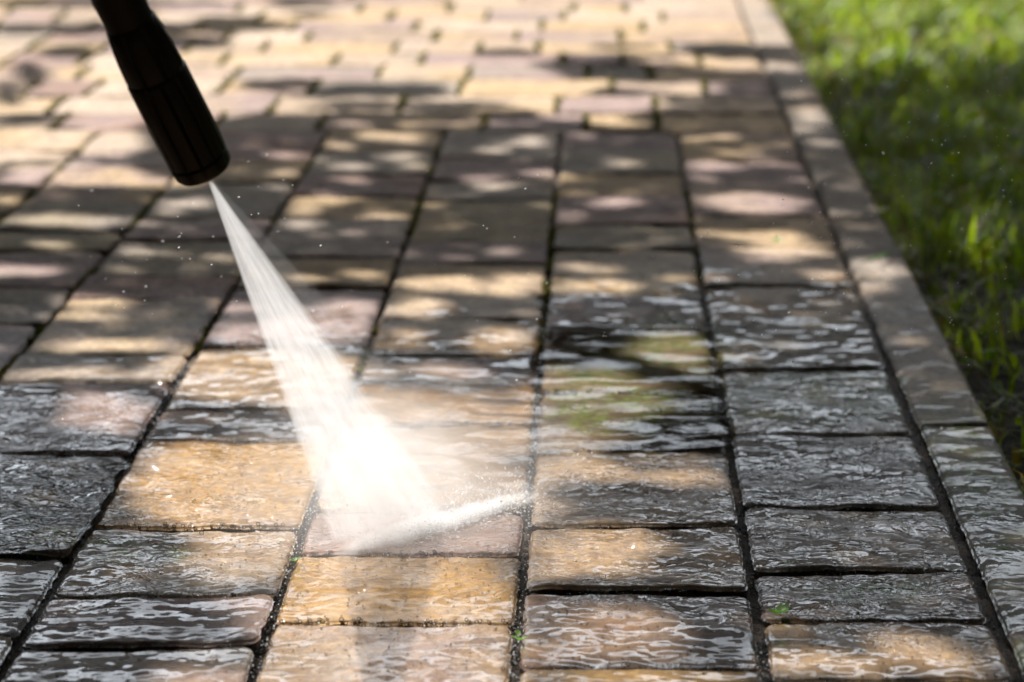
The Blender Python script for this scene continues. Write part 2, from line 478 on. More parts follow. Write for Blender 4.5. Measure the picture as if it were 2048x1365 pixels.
PAL = {'y': (.43, .34, .205), 'Y': (.47, .34, .16), 't': (.39, .325, .245), 'm': (.305, .245, .235), 'g': (.315, .29, .255),
       'o': (.30, .265, .18), 'r': (.28, .185, .14), 'b': (.26, .20, .15), 'w': (.46, .40, .33), 'k': (.20, .18, .155)}

def slab(c00, c10, c11, c01, code, seed, res, rounding=.012, gap=.0035, lift=0.0, relief=1.0, chamfer=.0050, depth=.03, alt=None):
    """one stone: corners are far-left, far-right, near-right, near-left on the ground; returns verts, faces, attrs, cols"""
    C = [np.array(c[:2], float) for c in (c00, c10, c11, c01)]
    cen = sum(C) / 4
    hx = (np.linalg.norm(C[1] - C[0]) + np.linalg.norm(C[2] - C[3])) / 4
    hy = (np.linalg.norm(C[3] - C[0]) + np.linalg.norm(C[2] - C[1])) / 4
    nu = max(6, int(2 * hx / res)); nv = max(5, int(2 * hy / res))
    def axis(n, h):
        e = np.array([0, .0012, .003, .006]) / (2 * h)
        mid = np.linspace(.010 / (2 * h), 1 - .010 / (2 * h), n)
        return np.concatenate([e, mid, 1 - e[::-1]])
    U, V_ = axis(nu, hx), axis(nv, hy)
    nu, nv = len(U), len(V_)
    u, v = np.meshgrid(U, V_, indexing='ij')
    a = (u - .5) * 2 * hx; b = (v - .5) * 2 * hy
    r = rounding
    da = np.maximum(np.abs(a) - (hx - r), 0); db = np.maximum(np.abs(b) - (hy - r), 0)
    both = (da > 0) & (db > 0)
    ln = np.sqrt(da ** 2 + db ** 2) + 1e-9; mx = np.maximum(da, db)
    a2 = np.where(both, np.sign(a) * (hx - r + da / ln * mx), a); b2 = np.where(both, np.sign(b) * (hy - r + db / ln * mx), b)
    de = np.minimum(hx - np.abs(a), hy - np.abs(b))
    # wobbly worn edge
    wx = (fbm(b * 45 + seed, a * 3 + seed, seed, 3) - .5) * .0045; wy = (fbm(a * 45 - seed, b * 3, seed + 9, 3) - .5) * .0045
    kx = sm(.6, 1, np.abs(a) / hx) * np.sign(a); ky = sm(.6, 1, np.abs(b) / hy) * np.sign(b)
    sx = (hx - gap) / hx; sy = (hy - gap) / hy
    u2 = ((a2 * sx - np.abs(wx) * kx) / (2 * hx)) + .5; v2 = ((b2 * sy - np.abs(wy) * ky) / (2 * hy)) + .5
    P = (C[0][None, None] * ((1 - u2) * (1 - v2))[..., None] + C[1] * (u2 * (1 - v2))[..., None] + C[2] * (u2 * v2)[..., None] + C[3] * ((1 - u2) * v2)[..., None])
    gx, gy = P[..., 0], P[..., 1]
    so = (seed % 97) * 1.7
    z = (fbm(gx * 22 + so, gy * 22, seed, 3, .45) - .5) * .0050 * relief + (fbm(gx * 70 + so, gy * 95, seed + 3, 3) - .5) * .0016 * relief
    rs = random.Random(seed)
    z = z + lift + (u - .5) * rs.uniform(-.0022, .0022) + (v - .5) * rs.uniform(-.0022, .0022)
    ch = np.clip(de / chamfer, 0, 1)
    z = z - (1 - np.sqrt(np.clip(1 - (1 - ch) ** 2, 0, 1))) * chamfer * .62 * (0.8 + .5 * fbm(gx * 60, gy * 60, seed + 5, 2))
    top = np.stack([gx, gy, z], -1).reshape(-1, 3)
    faces = grid_faces(nu, nv)[:, ::-1]
    # skirt
    idx = np.arange(nu * nv).reshape(nu, nv)
    loop = np.concatenate([idx[:, 0], idx[-1, 1:], idx[-2::-1, -1], idx[0, -2:0:-1]])
    sk = top[loop].copy(); sk[:, 2] = -depth
    n0 = len(top); k = len(loop); ar = np.arange(k); nx = (ar + 1) % k
    sf = np.stack([loop[ar], loop[nx], n0 + nx, n0 + ar], 1)
    Vt = np.concatenate([top, sk]); Ft = np.concatenate([faces, sf[:, ::-1]])
    x, y = Vt[:, 0], Vt[:, 1]
    TW = np.array([1.065, .975, .915]); base = TW * np.array(PAL[code]); other = TW * np.array(PAL[alt or rs.choice({'y': 'tmw', 'Y': 'yt', 't': 'ymg', 'm': 'gtr', 'g': 'mto', 'o': 'yg', 'r': 'mb', 'b': 'rm', 'w': 'yt', 'k': 'gm'}[code])])
    q = sm(.42, .72, fbm(x * 9 + so, y * 9, seed + 7, 4))[:, None] * .75
    col = (base * (1 - q) + other * q) * rs.uniform(.92, 1.08)
    G = np.stack([x, y, np.zeros_like(x)], -1)
    wt = wet(G); fl = np.clip(flowE(G) + flowC(G), 0, 1)
    at = {'wet': wt, 'flow': fl * wt * rs.uniform(.45, 1.25), 'moss': mossmap(G) * .95, 'damp': damp(G), 'film': np.clip(flowA(G) + flowC(G), 0, 1)}
    return Vt, Ft, at, col

# ------------------------------------------------------------------ setting: ground, bed
KM = 0.4157          # slope of the joint between paving and kerb
L_PTS = {1: ((1354, 265), (1534, 1348)), 2: ((1121, 265), (1031, 1308)), 3: ((887, 270), (505, 1348)), 4: ((655, 265), (5, 1333)),
         5: ((345, 355), (50, 693)), 6: ((195, 265), (50, 397))}
def line_x(i, y):
    if i == 0: return VX + KM * (y - VY)
    if i in L_PTS:
        (x0, y0), (x1, y1) = L_PTS[i]
        m = ((x0 - VX) / (y0 - VY) + (x1 - VX) / (y1 - VY)) / 2
        if y > y1 or y < y0: return VX + (x1 - VX) / (y1 - VY) * (y - VY) if y > y1 else VX + (x0 - VX) / (y0 - VY) * (y - VY)
        return x0 + (x1 - x0) * (y - y0) / (y1 - y0)
    return VX + (KM - .2561 - .2561 * (i - 1) - .014) * (y - VY)

# soil and lawn base to the horizon
gp = mesh_obj('ground', [(-600, -300, -.055), (600, -300, -.055), (600, 1500, -.055), (-600, 1500, -.055)], [(0, 1, 2, 3)], M_SOIL, smooth=False)
tag(gp, kind='structure')

# joint bed under the pavers (a fine sheet so that wetness can vary)
def bed():
    ys = np.concatenate([np.linspace(-300, 200, 40), np.linspace(210, 1750, 200), np.linspace(1800, 3600, 40)])
    ms = np.linspace(-3.2, KM + .01, 200)
    Y, M_ = np.meshgrid(ys, ms)
    G = ground(VX + M_ * (Y - VY), Y)
    z = -.0080 + (fbm(G[..., 0] * 60, G[..., 1] * 60, 4, 3) - .5) * .006
    V = np.stack([G[..., 0], G[..., 1], z], -1).reshape(-1, 3)
    Fc = grid_faces(len(ms), len(ys))
    G0 = G.reshape(-1, 3)
    return mesh_obj('pavement', V, Fc, M_JOINT, attrs={'wet': wet(G0)})
pavement = tag(bed(), kind='structure')

# ------------------------------------------------------------------ pavers
COLS = {
 0: ([264,322,430,496,571,640,735,867,1013,1142,1242,1364,1500,1700], 'ymyttggkgbtrytm'),
 1: ([263,297,346,391,449,497,594,662,785,905,1054,1184,1337,1480,1700], 'mgymgymgkttbytm'),
 2: ([261,319,361,400,481,529,637,711,767,849,1020,1110,1246,1400,1560,1700], 'gmgomtymYtmYtgm'),
 3: ([262,301,350,392,436,517,577,690,818,883,1054,1191,1294,1420,1560,1700], 'ygmygymwmYtmgtm'),
 4: ([263,323,366,435,479,552,599,711,767,905,1109,1275,1430,1600,1700], 'mygmgmytmkkgmty'),
 5: ([262,304,335,404,462,501,576,648,745,850,960,1100,1300,1500], 'wmygomgmgtmygtm'),
 6: ([261,300,340,379,430,485,560,640,760,880,1020,1200,1400], 'ywmytgmtymgty'),
 7: ([261,310,350,400,460,540,620,720,860,1000,1200,1400], 'tygmtymgytmg'),
 8: ([261,300,345,400,470,550,640,760,900,1100,1300], 'ymtgymtgymt'),
}
ROW_Y = [262, 227, 192.5, 160, 132, 106, 83.5, 62.5, 42.5, 23.5, 6]
ROW_X = {0: [118,435,643,968,1172,1314], 1: [-90,113,330,549,803,1114,1309], 2: [65,190,444,625,921,1223,1409], 3: [-20,167,310,473,760,939,1175,1300],
         4: [20,167,300,450,672,845,1125,1244,1400], 5: [60,210,380,529,791,960,1077,1343], 6: [100,250,456,617,873,1033,1241],
         7: [-10,180,400,587,833,1084,1286], 8: [120,300,520,781,974,1127,1325], 9: [30,260,480,722,901,1147,1250]}
ROW_C = {0: 'tmwymyym', 1: 'mywmtwmt', 2: 'tmwygytm', 3: 'mywtmymgy', 4: 'ymwtytmmyy', 5: 'wymtywtyg', 6: 'tmywtymy', 7: 'ywtymwyt', 8: 'mtwyymwt', 9: 'ytmwytyw'}

rk = random.Random(12)
for ci in list(COLS):
    ys, cd = COLS[ci]
    if ys[-1] < 1650 and ci > 4: pass
    ivd = 1 / (ys[-1] - VY)
    while ys[-1] < 3300:
        ivd -= rk.choice([3.2, 4.2, 5.4, 6.4]) * 1e-5; ys.append(1 / ivd + VY); cd += rk.choice('ytmgb')
    COLS[ci] = (ys, cd)
for ci in range(9, 13):
    ys = [261]; ivd = 1 / (261 - VY); cd = ''
    while ys[-1] < 3300:
        ivd -= rk.choice([3.2, 4.2, 5.4, 6.4]) * 1e-5; ys.append(1 / ivd + VY); cd += rk.choice('ytmgb')
    COLS[ci] = (ys, cd)
specs = []   # (quad px corners, code, course)
for ci, (ys, codes) in COLS.items():
    for k in range(len(ys) - 1):
        y0, y1 = ys[k], ys[k + 1]
        q = [(line_x(ci + 1, y0), y0), (line_x(ci, y0), y0), (line_x(ci, y1), y1), (line_x(ci + 1, y1), y1)]
        specs.append((q, codes[k], ci) if k < len(codes) else (q, 't', ci))
invD = 1 / (ROW_Y[-1] - VY)
ry = list(ROW_Y)
for k in range(30):
    invD += 4.45e-5; ry.append(1 / invD + VY)
rr = random.Random(3)
for k in range(len(ry) - 1):
    y1, y0 = ry[k], ry[k + 1]
    ym = (y0 + y1) / 2
    mK = KM
    if k in ROW_X: ms = [(x - VX) / (ym - VY) for x in ROW_X[k]]
    else: ms = []; 
    codes = ROW_C.get(k, '')
    if not ms:
        m = KM
        while m > -1.3:
            m -= rr.choice([.17, .235, .30, .37]); ms.insert(0, m)
    ncore = len(ms)
    m = ms[0]
    while m > -3.0:
        m -= rr.choice([.17, .235, .30, .37]); ms.insert(0, m)
    ms = ms + [mK]
    extra = len(ms) - 1 - ncore
    for j in range(len(ms) - 1):
        c = codes[j - extra + 1] if 0 <= j - extra + 1 < len(codes) else rr.choice('ytmwy')
        q = [(vline(ms[j], y0), y0), (vline(ms[j + 1], y0), y0), (vline(ms[j + 1], y1), y1), (vline(ms[j], y1), y1)]
        specs.append((q, c, 'row'))

def clip_area(q):
    xs = [min(max(p[0], 0), 2048) for p in q]; ys = [min(max(p[1], 0), 1365) for p in q]
    a = 0
    for i in range(4):
        a += xs[i] * ys[(i + 1) % 4] - xs[(i + 1) % 4] * ys[i]
    return abs(a) / 2
order = sorted(range(len(specs)), key=lambda i: -clip_area(specs[i][0]))
top100 = set(i for i in order[:100] if clip_area(specs[i][0]) > 50)
LABELS = {(2, 'Y', 0): 'ochre yellow paver glistening under running water', (3, 'Y', 0): 'broad ochre yellow paver with rippling wet surface',
          (0, 'r', 0): 'reddish brown wet paver'}
rest = [[], [], [], [], 0]
restA = {'film': [], 'wet': [], 'flow': [], 'moss': [], 'damp': []}; restC = []
for i, (q, code, ci) in enumerate(specs):
    C = [ground(x, y) for x, y in q]
    dist = np.mean([c[1] for c in C])
    jr = random.Random(i * 13 + 5)
    dist0 = dist
    res = .0022 if dist < 2.35 else (.0035 if dist < 3.0 else (.008 if dist < 4.2 else .02))
    if clip_area(q) < 50: res = max(res, .016)
    alt = None
    V, Fc, at, col = slab(*C, code, i * 7 + 11, res, rounding=jr.uniform(.006, .013), gap=jr.uniform(.0018, .0026) if ci == 'row' else jr.uniform(.0020, .0034), lift=jr.uniform(-.0016, .0016), alt=alt)
    if i in top100:
        o = mesh_obj('paver', V, Fc, M_STONE, pavement, attrs=at, cols=col)
        if code == 'Y': o['label'] = 'ochre yellow wet paver'
        elif code == 'r': o['label'] = 'reddish brown wet paver'
        elif ci in (0, 1) and code == 'g' and C[0][1] < 2.6 and C[0][1] > 2.1: o['label'] = 'grey wet paver with green moss'
        elif code == 'm': o['label'] = 'mauve paver'
        elif code in 'yw': o['label'] = 'sandy yellow paver'
    else:
        rest[0].append(V); rest[1].append(Fc + rest[4]); rest[4] += len(V)
        for k in restA: restA[k].append(at[k])
        restC.append(col)
o = mesh_obj('paver', np.concatenate(rest[0]), np.concatenate(rest[1]), M_STONE, pavement, attrs={k: np.concatenate(v) for k, v in restA.items()}, cols=np.concatenate(restC))
tag(o, kind='stuff')

# ------------------------------------------------------------------ kerb
kerb_y = [3600, 1900, 853, 437, 203, 57, -45, -122, -180, -225, -262]
kerb = None
K1, K2 = KM + .003, KM + .108
kerb = empty('kerb', tuple(ground(vline(K1, 853), 853)))
tag(kerb, kind='structure')
bpy.context.view_layer.update()
kmi = kerb.matrix_world.inverted()
for k in range(len(kerb_y) - 1):
    y1, y0 = kerb_y[k], kerb_y[k + 1]
    n = 3 if k == 0 else 1
    C = [ground(vline(K1, y0), y0), ground(vline(K2, y0), y0), ground(vline(K2, y1), y1), ground(vline(K1, y1), y1)]
    V, Fc, at, col = slab(*C, 'k' if k <= 1 else 'g', 900 + k, .004 if 0 < k < 4 else .012, rounding=.005, gap=.0026, lift=.0015, relief=.15, chamfer=.007, depth=.07, alt='t')
    if k <= 1: at['moss'] = np.maximum(at['moss'], .98 * sm(.2, .7, fbm(V[:, 0] * 15, V[:, 1] * 15, 66, 3)))
    elif k == 2: at['moss'] = np.maximum(at['moss'], .6 * sm(1060 - 340, 850, to_px(V)[1]) * sm(.35, .6, fbm(V[:, 0] * 18, V[:, 1] * 18, 65, 3)))
    if k <= 1: at['flow'] = at['flow'] * .45; at['wet'] = at['wet'] * .75
    if k >= 2: at['wet'] = at['wet'] * .28; at['flow'] = at['flow'] * 0
    V = V - np.array(kerb.location)
    ob = mesh_obj('kerb_stone', V, Fc, M_STONE, kerb, attrs=at, cols=col)
    if k == 1: ob['label'] = 'green mossy wet kerb stone'

# ------------------------------------------------------------------ water film running over the paving
def film():
    xs = np.arange(-.55, .42, .003); ys = np.arange(1.45, 2.75, .003)
    X, Y = np.meshgrid(xs, ys, indexing='ij')
    G = np.stack([X, Y, np.zeros_like(X)], -1)
    A, Cc = flowA(G), flowC(G)
    n = fbm(X * 30, Y * 30, 40, 3)
    al = np.clip(np.maximum(A, Cc), 0, 1)
    al = np.clip(al * 1.25 - (n - .5) * .8 * (1 - al) * 4, 0, 1) * (al > .02)
    wx = X + (fbm(X * 12, Y * 12, 41, 2) - .5) * .05; wy = Y + (fbm(X * 12 + 5, Y * 12, 42, 2) - .5) * .05
    big = (1 - np.abs(2 * vnoise(wx * 14, wy * 21, 43) - 1)) * .7 + vnoise(wx * 30, wy * 40, 44) * .3
    z = .0028 + big * .0052 * np.clip(A, 0, 1) + vnoise(wx * 40, wy * 40, 47) * .0008
    keep = al > .03
    nu, nv = X.shape
    Fc = grid_faces(nu, nv)
    kf = keep.ravel()[Fc].any(1); Fc = Fc[kf]
    used = np.unique(Fc); mp = np.full(nu * nv, -1); mp[used] = np.arange(len(used))
    V = np.stack([X, Y, z], -1).reshape(-1, 3)[used]
    o = mesh_obj('water', V, mp[Fc], M_FILM, attrs={'flow': al.ravel()[used], 'fine': np.clip(Cc + .1, 0, 1).ravel()[used]})
    tag(o, kind='structure')
film()

# ------------------------------------------------------------------ small blobs (shared builder)
def ico(sub=1):
    bm = bmesh.new(); bmesh.ops.create_icosphere(bm, subdivisions=sub, radius=1)
    V = np.array([v.co[:] for v in bm.verts]); Fc = np.array([[v.index for v in f.verts] for f in bm.faces]); bm.free(); return V, Fc
def blobs(name, P, R, m, sub=1, squash=None, dirs=None, stretch=None, parent=None):
    V0, F0 = ico(sub); n = len(P); k = len(V0)
    V = np.repeat(V0[None], n, 0) * np.asarray(R)[:, None, None]
    if squash is not None: V[..., 2] *= squash
    if dirs is not None:
        d = dirs / np.linalg.norm(dirs, axis=1, keepdims=True)
        c = (V * d[:, None, :]).sum(-1, keepdims=True)
        V = V + c * d[:, None, :] * (np.asarray(stretch)[:, None, None] - 1)
    V = V + np.asarray(P)[:, None, :]
    Fc = (F0[None] + (np.arange(n) * k)[:, None, None]).reshape(-1, 3)
    return mesh_obj(name, V.reshape(-1, 3), Fc, m, parent)

# ------------------------------------------------------------------ moss and grit in the joints
def joint_points(i, y0, y1, n, spread=.0026):
    y = rng.uniform(y0, y1, n)
    x = np.array([line_x(i, v) for v in y])
    g = ground(x, y); g[:, 0] += rng.normal(0, spread, n); return g
mp_, mr_ = [], []
for i, y0, y1, n in [(5, 385, 560, 700), (5, 560, 750, 520), (4, 375, 445, 260), (4, 715, 745, 60), (2, 380, 620, 650), (2, 640, 690, 120), (3, 290, 480, 420),
                     (3, 650, 740, 110), (5, 350, 385, 90), (4, 262, 370, 140), (6, 265, 470, 300), (7, 300, 700, 300), (1, 330, 560, 160), (4, 630, 720, 60)]:
    g = joint_points(i, y0, y1, n); dens = fbm(g[:, 0] * 14, g[:, 1] * 14, 90 + i, 2) > .40
    g = g[dens]; g[:, 2] = rng.uniform(-.006, -.0005, len(g)); mp_.append(g); mr_.append(rng.uniform(.0009, .0023, len(g)))
for k in range(10):
    for x in ROW_X[k]:
        ym = (ROW_Y[k] + ROW_Y[k + 1]) / 2; mm = (x - VX) / (ym - VY)
        n = 46; y = rng.uniform(ROW_Y[k + 1] + .5, ROW_Y[k] - .5, n); g = ground(VX + mm * (y - VY), y)
        g[:, 0] += rng.normal(0, .003, n); g[:, 2] = rng.uniform(-.005, .0035, n); mp_.append(g); mr_.append(rng.uniform(.0018, .004, n))
o = blobs('moss', np.concatenate(mp_), np.concatenate(mr_), M_MOSS, 1); tag(o, 'yellow green moss growing in the joints between dry pavers', 'moss', kind='stuff')

# grit lying on the stones
n = 420
gx = rng.uniform(-100, 1800, n); gy = rng.uniform(250, 1365, n)
ok = gx < vline(KM, gy)
P = ground(gx[ok], gy[ok]); P[:, 2] = .0015
o = blobs('grit', P, rng.uniform(.0004, .0011, len(P)), M_GRIT, 1, .6); tag(o, 'pale grains of grit lying on the pavers', 'grit', kind='stuff')

# ------------------------------------------------------------------ beads of water along wet edges and in joints
bp, br = [], []
for q, code, ci in specs:
    if ci == 'row': continue
    for (a, b) in ((q[0], q[1]), (q[3], q[2]), (q[1], q[2])):
        L = max(1, int(120 * (abs(b[0] - a[0]) + abs(b[1] - a[1]) * 2) / 450))
        tt = rng.uniform(0, 1, L)
        x = a[0] + (b[0] - a[0]) * tt; y = a[1] + (b[1] - a[1]) * tt
        sel = (x > -50) & (x < 2100) & (y < 1420)
        g = ground(x[sel], y[sel]); wv = wet(g); g = g[(wv > .5)]
        if not len(g): continue
        g[:, :2] += rng.normal(0, .0035, (len(g), 2)); g[:, 2] = rng.uniform(-.006, .0015, len(g)); bp.append(g); br.append(rng.uniform(.0004, .0011, len(g)) * (1 + .6 * lit(g)))
for i, y0, y1, n in [(1, 575, 880, 260), (2, 690, 1060, 300), (3, 940, 1350, 200), (4, 780, 900, 200), (2, 1100, 1365, 200), (1, 1150, 1365, 130)]:
    g = joint_points(i, y0, y1, n, .003); g[:, 2] = rng.uniform(-.006, 0, n); bp.append(g); br.append(rng.uniform(.0004, .0015, n))
n = 3000
gx = rng.uniform(0, 2000, n); gy = rng.uniform(700, 1365, n); g = ground(gx, gy); ok = (gx < vline(K2 - .02, gy)) & (wet(g) > .6) & (flowA(g) < .3)
g = g[ok]; g[:, 2] = rng.uniform(.0004, .0012, len(g)); bp.append(g); br.append(rng.uniform(.0003, .0009, len(g)))
o = blobs('water_beads', np.concatenate(bp), np.concatenate(br), M_DROP, 2); tag(o, 'clear water beads glinting along the wet paver edges', 'water beads', kind='stuff')

# white specks painting sun glints where lit water runs in the joints
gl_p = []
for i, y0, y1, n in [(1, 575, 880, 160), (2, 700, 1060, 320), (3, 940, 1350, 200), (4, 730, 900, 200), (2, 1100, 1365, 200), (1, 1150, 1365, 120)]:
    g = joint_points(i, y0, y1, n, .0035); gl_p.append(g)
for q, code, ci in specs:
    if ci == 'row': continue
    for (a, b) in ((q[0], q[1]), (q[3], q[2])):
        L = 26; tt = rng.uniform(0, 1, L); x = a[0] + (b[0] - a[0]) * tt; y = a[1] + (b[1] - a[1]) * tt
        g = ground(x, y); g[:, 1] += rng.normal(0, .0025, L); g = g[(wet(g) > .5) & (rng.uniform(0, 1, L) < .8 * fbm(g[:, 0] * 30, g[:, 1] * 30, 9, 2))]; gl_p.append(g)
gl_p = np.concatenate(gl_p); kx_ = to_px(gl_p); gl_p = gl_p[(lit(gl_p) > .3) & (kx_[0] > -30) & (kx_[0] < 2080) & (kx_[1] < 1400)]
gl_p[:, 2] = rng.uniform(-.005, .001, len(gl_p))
o = blobs('painted_glints', gl_p, rng.uniform(.0002, .0008, len(gl_p)) , white_water('glint_specks', .6, .85), 1); tag(o, 'white specks painted as sun glints in the wet joints around the jet', 'glint_specks', kind='stuff')

# ------------------------------------------------------------------ pressure washer nozzle
TIP = at_depth(410, 343, 1.78)
A_, B_ = Vector(ground(718, 1104)), Vector(ground(1050, 1002))
hit = Vector(ground(800, 1066))
jet_dir = (hit - TIP).normalized()
# axis of the nozzle: same picture direction, leaning towards the viewer at its tail
tail = at_depth(410 - .451 * 340, 343 - .893 * 340, 1.78 - .060)
ax = (TIP - tail).normalized()

def lathe(profile, ribs=0, depth=0.0, width=.3, n=96, z0=0, z1=0, phase=0):
    V = []; Fc = []
    for (z, r) in profile:
        for k in range(n):
            a = 2 * math.pi * k / n
            rr_ = r
            if ribs and z0 <= z <= z1:
                p = ((a / (2 * math.pi) * ribs + phase) % 1.0)
                e = abs(p - .5) * 2
                rr_ = r - depth * (1 if e > 1 - width else 0)
            V.append((rr_ * math.cos(a), rr_ * math.sin(a), z))
    m = len(profile)
    for i in range(m - 1):
        for k in range(n):
            k2 = (k + 1) % n
            Fc.append((i * n + k, i * n + k2, (i + 1) * n + k2, (i + 1) * n + k))
    return V, Fc

noz = empty('pressure_washer_nozzle', tuple(TIP))
noz.rotation_euler = (-ax).to_track_quat('Z', 'Y').to_euler()   # local +Z runs from the mouth back along the lance
tag(noz, 'black ribbed plastic pressure washer nozzle pointing down at the pavers', 'nozzle')
def part(name, prof, m=M_PLASTIC, sharp=True, **kw):
    V, Fc = lathe(prof, **kw)
    o = mesh_obj(name, V, Fc, m, noz)
    if sharp: o.data.set_sharp_from_angle(angle=math.radians(32))
    return o
R0 = .0197
# mouth ring with a rounded lip and a recess
part('end_ring', [(.018, .003), (.018, .0085), (.004, .0125), (.0008, .0150), (0, .0160), (.0006, .0176), (.003, R0 * .97), (.0100, R0), (.0108, R0 - .0008), (.0112, R0 - .0022), (.0125, R0 - .0022)], ribs=12, depth=.0008, width=.14, z0=.004, z1=.0101)
part('front_sleeve', [(.0115, R0 - .0012), (.0122, R0), (.0150, R0 + .0003), (.040, R0 + .0006), (.0740, R0 + .0004), (.0756, R0 - .0001), (.0766, R0 - .0012), (.079, R0 - .0014)],
     ribs=12, depth=.0019, width=.22, z0=.0145, z1=.0742)
part('rear_sleeve', [(.0765, R0 - .0008), (.0785, R0 - .0003), (.092, R0 - .0008), (.106, R0 - .0022), (.1135, R0 - .0034), (.1148, R0 - .0042), (.116, .0148)],
     ribs=8, depth=.0015, width=.2, z0=.0784, z1=.1065, phase=.3)
# lance leaving the sleeve, bending away up and to the left
def tube(pts, radii, n=32):
    V = []; Fc = []
    for i, p in enumerate(pts):
        p = Vector(p); d = (Vector(pts[min(i + 1, len(pts) - 1)]) - Vector(pts[max(i - 1, 0)])).normalized()
        s = d.orthogonal().normalized() if i == 0 else (s - d * s.dot(d)).normalized()
        b = d.cross(s)
        for k in range(n):
            a = 2 * math.pi * k / n; V.append(p + (s * math.cos(a) + b * math.sin(a)) * radii[i])
    for i in range(len(pts) - 1):
        for k in range(n):
            Fc.append((i * n + k, i * n + (k + 1) % n, (i + 1) * n + (k + 1) % n, (i + 1) * n + k))
    return V, Fc
bpy.context.view_layer.update()
inv = noz.matrix_world.inverted()
c0 = TIP - ax * .110
c1 = TIP - ax * .150; c2 = TIP - ax * .175; c3 = TIP - ax * .23; c4 = TIP - ax * .36; c5 = at_depth(-200, -1300, 1.05)
pts = [inv @ p for p in (c0, (c0 + c1) / 2, c1, c2, c3, c4, c5)]
V, Fc = tube(pts, [.0155, .0156, .0158, .0158, .0150, .0145, .0145])
o = mesh_obj('lance', V, Fc, M_PLASTIC, noz)
V, Fc = lathe([(.0165, .0006), (.0135, .0008), (.0125, .0032), (.0130, .0045), (.0185, .0050)])
mesh_obj('orifice', V, Fc, M_BRASS, noz)

# ------------------------------------------------------------------ water jet (fan shaped volume with streaks)
jet = empty('water_jet', tuple(TIP))
tag(jet, 'white fan of water blasting from the nozzle onto the pavers', 'water jet')
jz = (-jet_dir)
fan = (B_ - A_); fan = (fan - jet_dir * fan.dot(jet_dir)).normalized()
thick = jet_dir.cross(fan).normalized()
Mx = Matrix((fan, thick, jet_dir)).transposed().to_4x4()
Mx.translation = TIP
jet.matrix_world = Mx
bpy.context.view_layer.update()
ji = jet.matrix_world.inverted()
a_l, b_l = ji @ A_, ji @ B_
ta, tb = a_l.x / a_l.z, b_l.x / b_l.z

def jet_volume(name, t0, t1, th0, dens, zstart, zend_f, col, parent, aniso=.35):
    m, t, nd, lk, P, out = mat(name + '_water')
    nd.remove(P)
    tc = N(t, 'TexCoord').outputs['Object']
    sx = t.nodes.new('ShaderNodeSeparateXYZ'); lk.new(tc, sx.inputs[0])
    zc = math_(t, 'MAXIMUM', sx.outputs[2], .01)
    ang = math_(t, 'DIVIDE', sx.outputs[0], zc); ang2 = math_(t, 'DIVIDE', sx.outputs[1], zc)
    cb = t.nodes.new('ShaderNodeCombineXYZ'); lk.new(ang, cb.inputs[0]); lk.new(ang2, cb.inputs[1]); lk.new(math_(t, 'MULTIPLY', sx.outputs[2], .35), cb.inputs[2])
    n1 = noise(t, cb.outputs[0], 45, 3, .65); n2 = noise(t, cb.outputs[0], 160, 2, .7)
    st = math_(t, 'ADD', math_(t, 'MULTIPLY', ramp(t, n1, .36, .66), math_(t, 'ADD', ramp(t, n2, .35, .65), .25)), .30)
    # soft sides
    w0 = (t1 - t0)
    e1 = ramp(t, ang, t0, t0 + w0 * .07)
    nmr = t.nodes.new('ShaderNodeMapRange'); nmr.interpolation_type = 'SMOOTHSTEP'; lk.new(ang, nmr.inputs[0])
    nmr.inputs[1].default_value = t1 - w0 * .22; nmr.inputs[2].default_value = t1; nmr.inputs[3].default_value = 1; nmr.inputs[4].default_value = 0
    d = math_(t, 'MULTIPLY', math_(t, 'MULTIPLY', st, e1), nmr.outputs[0])
    fall = math_(t, 'DIVIDE', .21, math_(t, 'ADD', zc, .10))
    d = math_(t, 'MULTIPLY', math_(t, 'MULTIPLY', d, fall), dens)
    pv = N(t, 'VolumePrincipled', Anisotropy=aniso); pv.inputs['Color'].default_value = (*col, 1); lk.new(d, pv.inputs['Density'])
    lk.new(pv.outputs[0], out.inputs['Volume'])
    V = []; Fc = []
    nz, ns = 14, 20
    for i in range(nz):
        f = i / (nz - 1)
        for k in range(ns):
            a = 2 * math.pi * k / ns
            s = .5 + .5 * math.cos(a)
            tt = t0 + (t1 - t0) * s
            zend = (a_l.z + (b_l.z - a_l.z) * np.clip((tt - ta) / (tb - ta), -.1, 1.1)) * zend_f
            z = zstart + (zend - zstart) * f
            V.append((tt * z, math.sin(a) * (.0016 + th0 * z), z))
    for i in range(nz - 1):
        for k in range(ns):
            Fc.append((i * ns + k, i * ns + (k + 1) % ns, (i + 1) * ns + (k + 1) % ns, (i + 1) * ns + k))
    Fc.append(tuple(range(ns))[::-1]); Fc.append(tuple((nz - 1) * ns + k for k in range(ns)))
    o = mesh_obj(name, V, Fc, m, parent)
    bm = bmesh.new(); bm.from_mesh(o.data); bmesh.ops.recalc_face_normals(bm, faces=bm.faces); bm.to_mesh(o.data); bm.free()
    return o
tm = ta + (tb - ta) * .72
print('fan', ta, tb, tm, a_l, b_l)
jet_volume('jet_core', ta - .035, tm, .03, 125, .004, .985, (.97, .96, .955), jet)
jet_volume('thin_spray', tm - .12, tb + .02, .03, 7, .012, .985, (.97, .97, .97), jet)

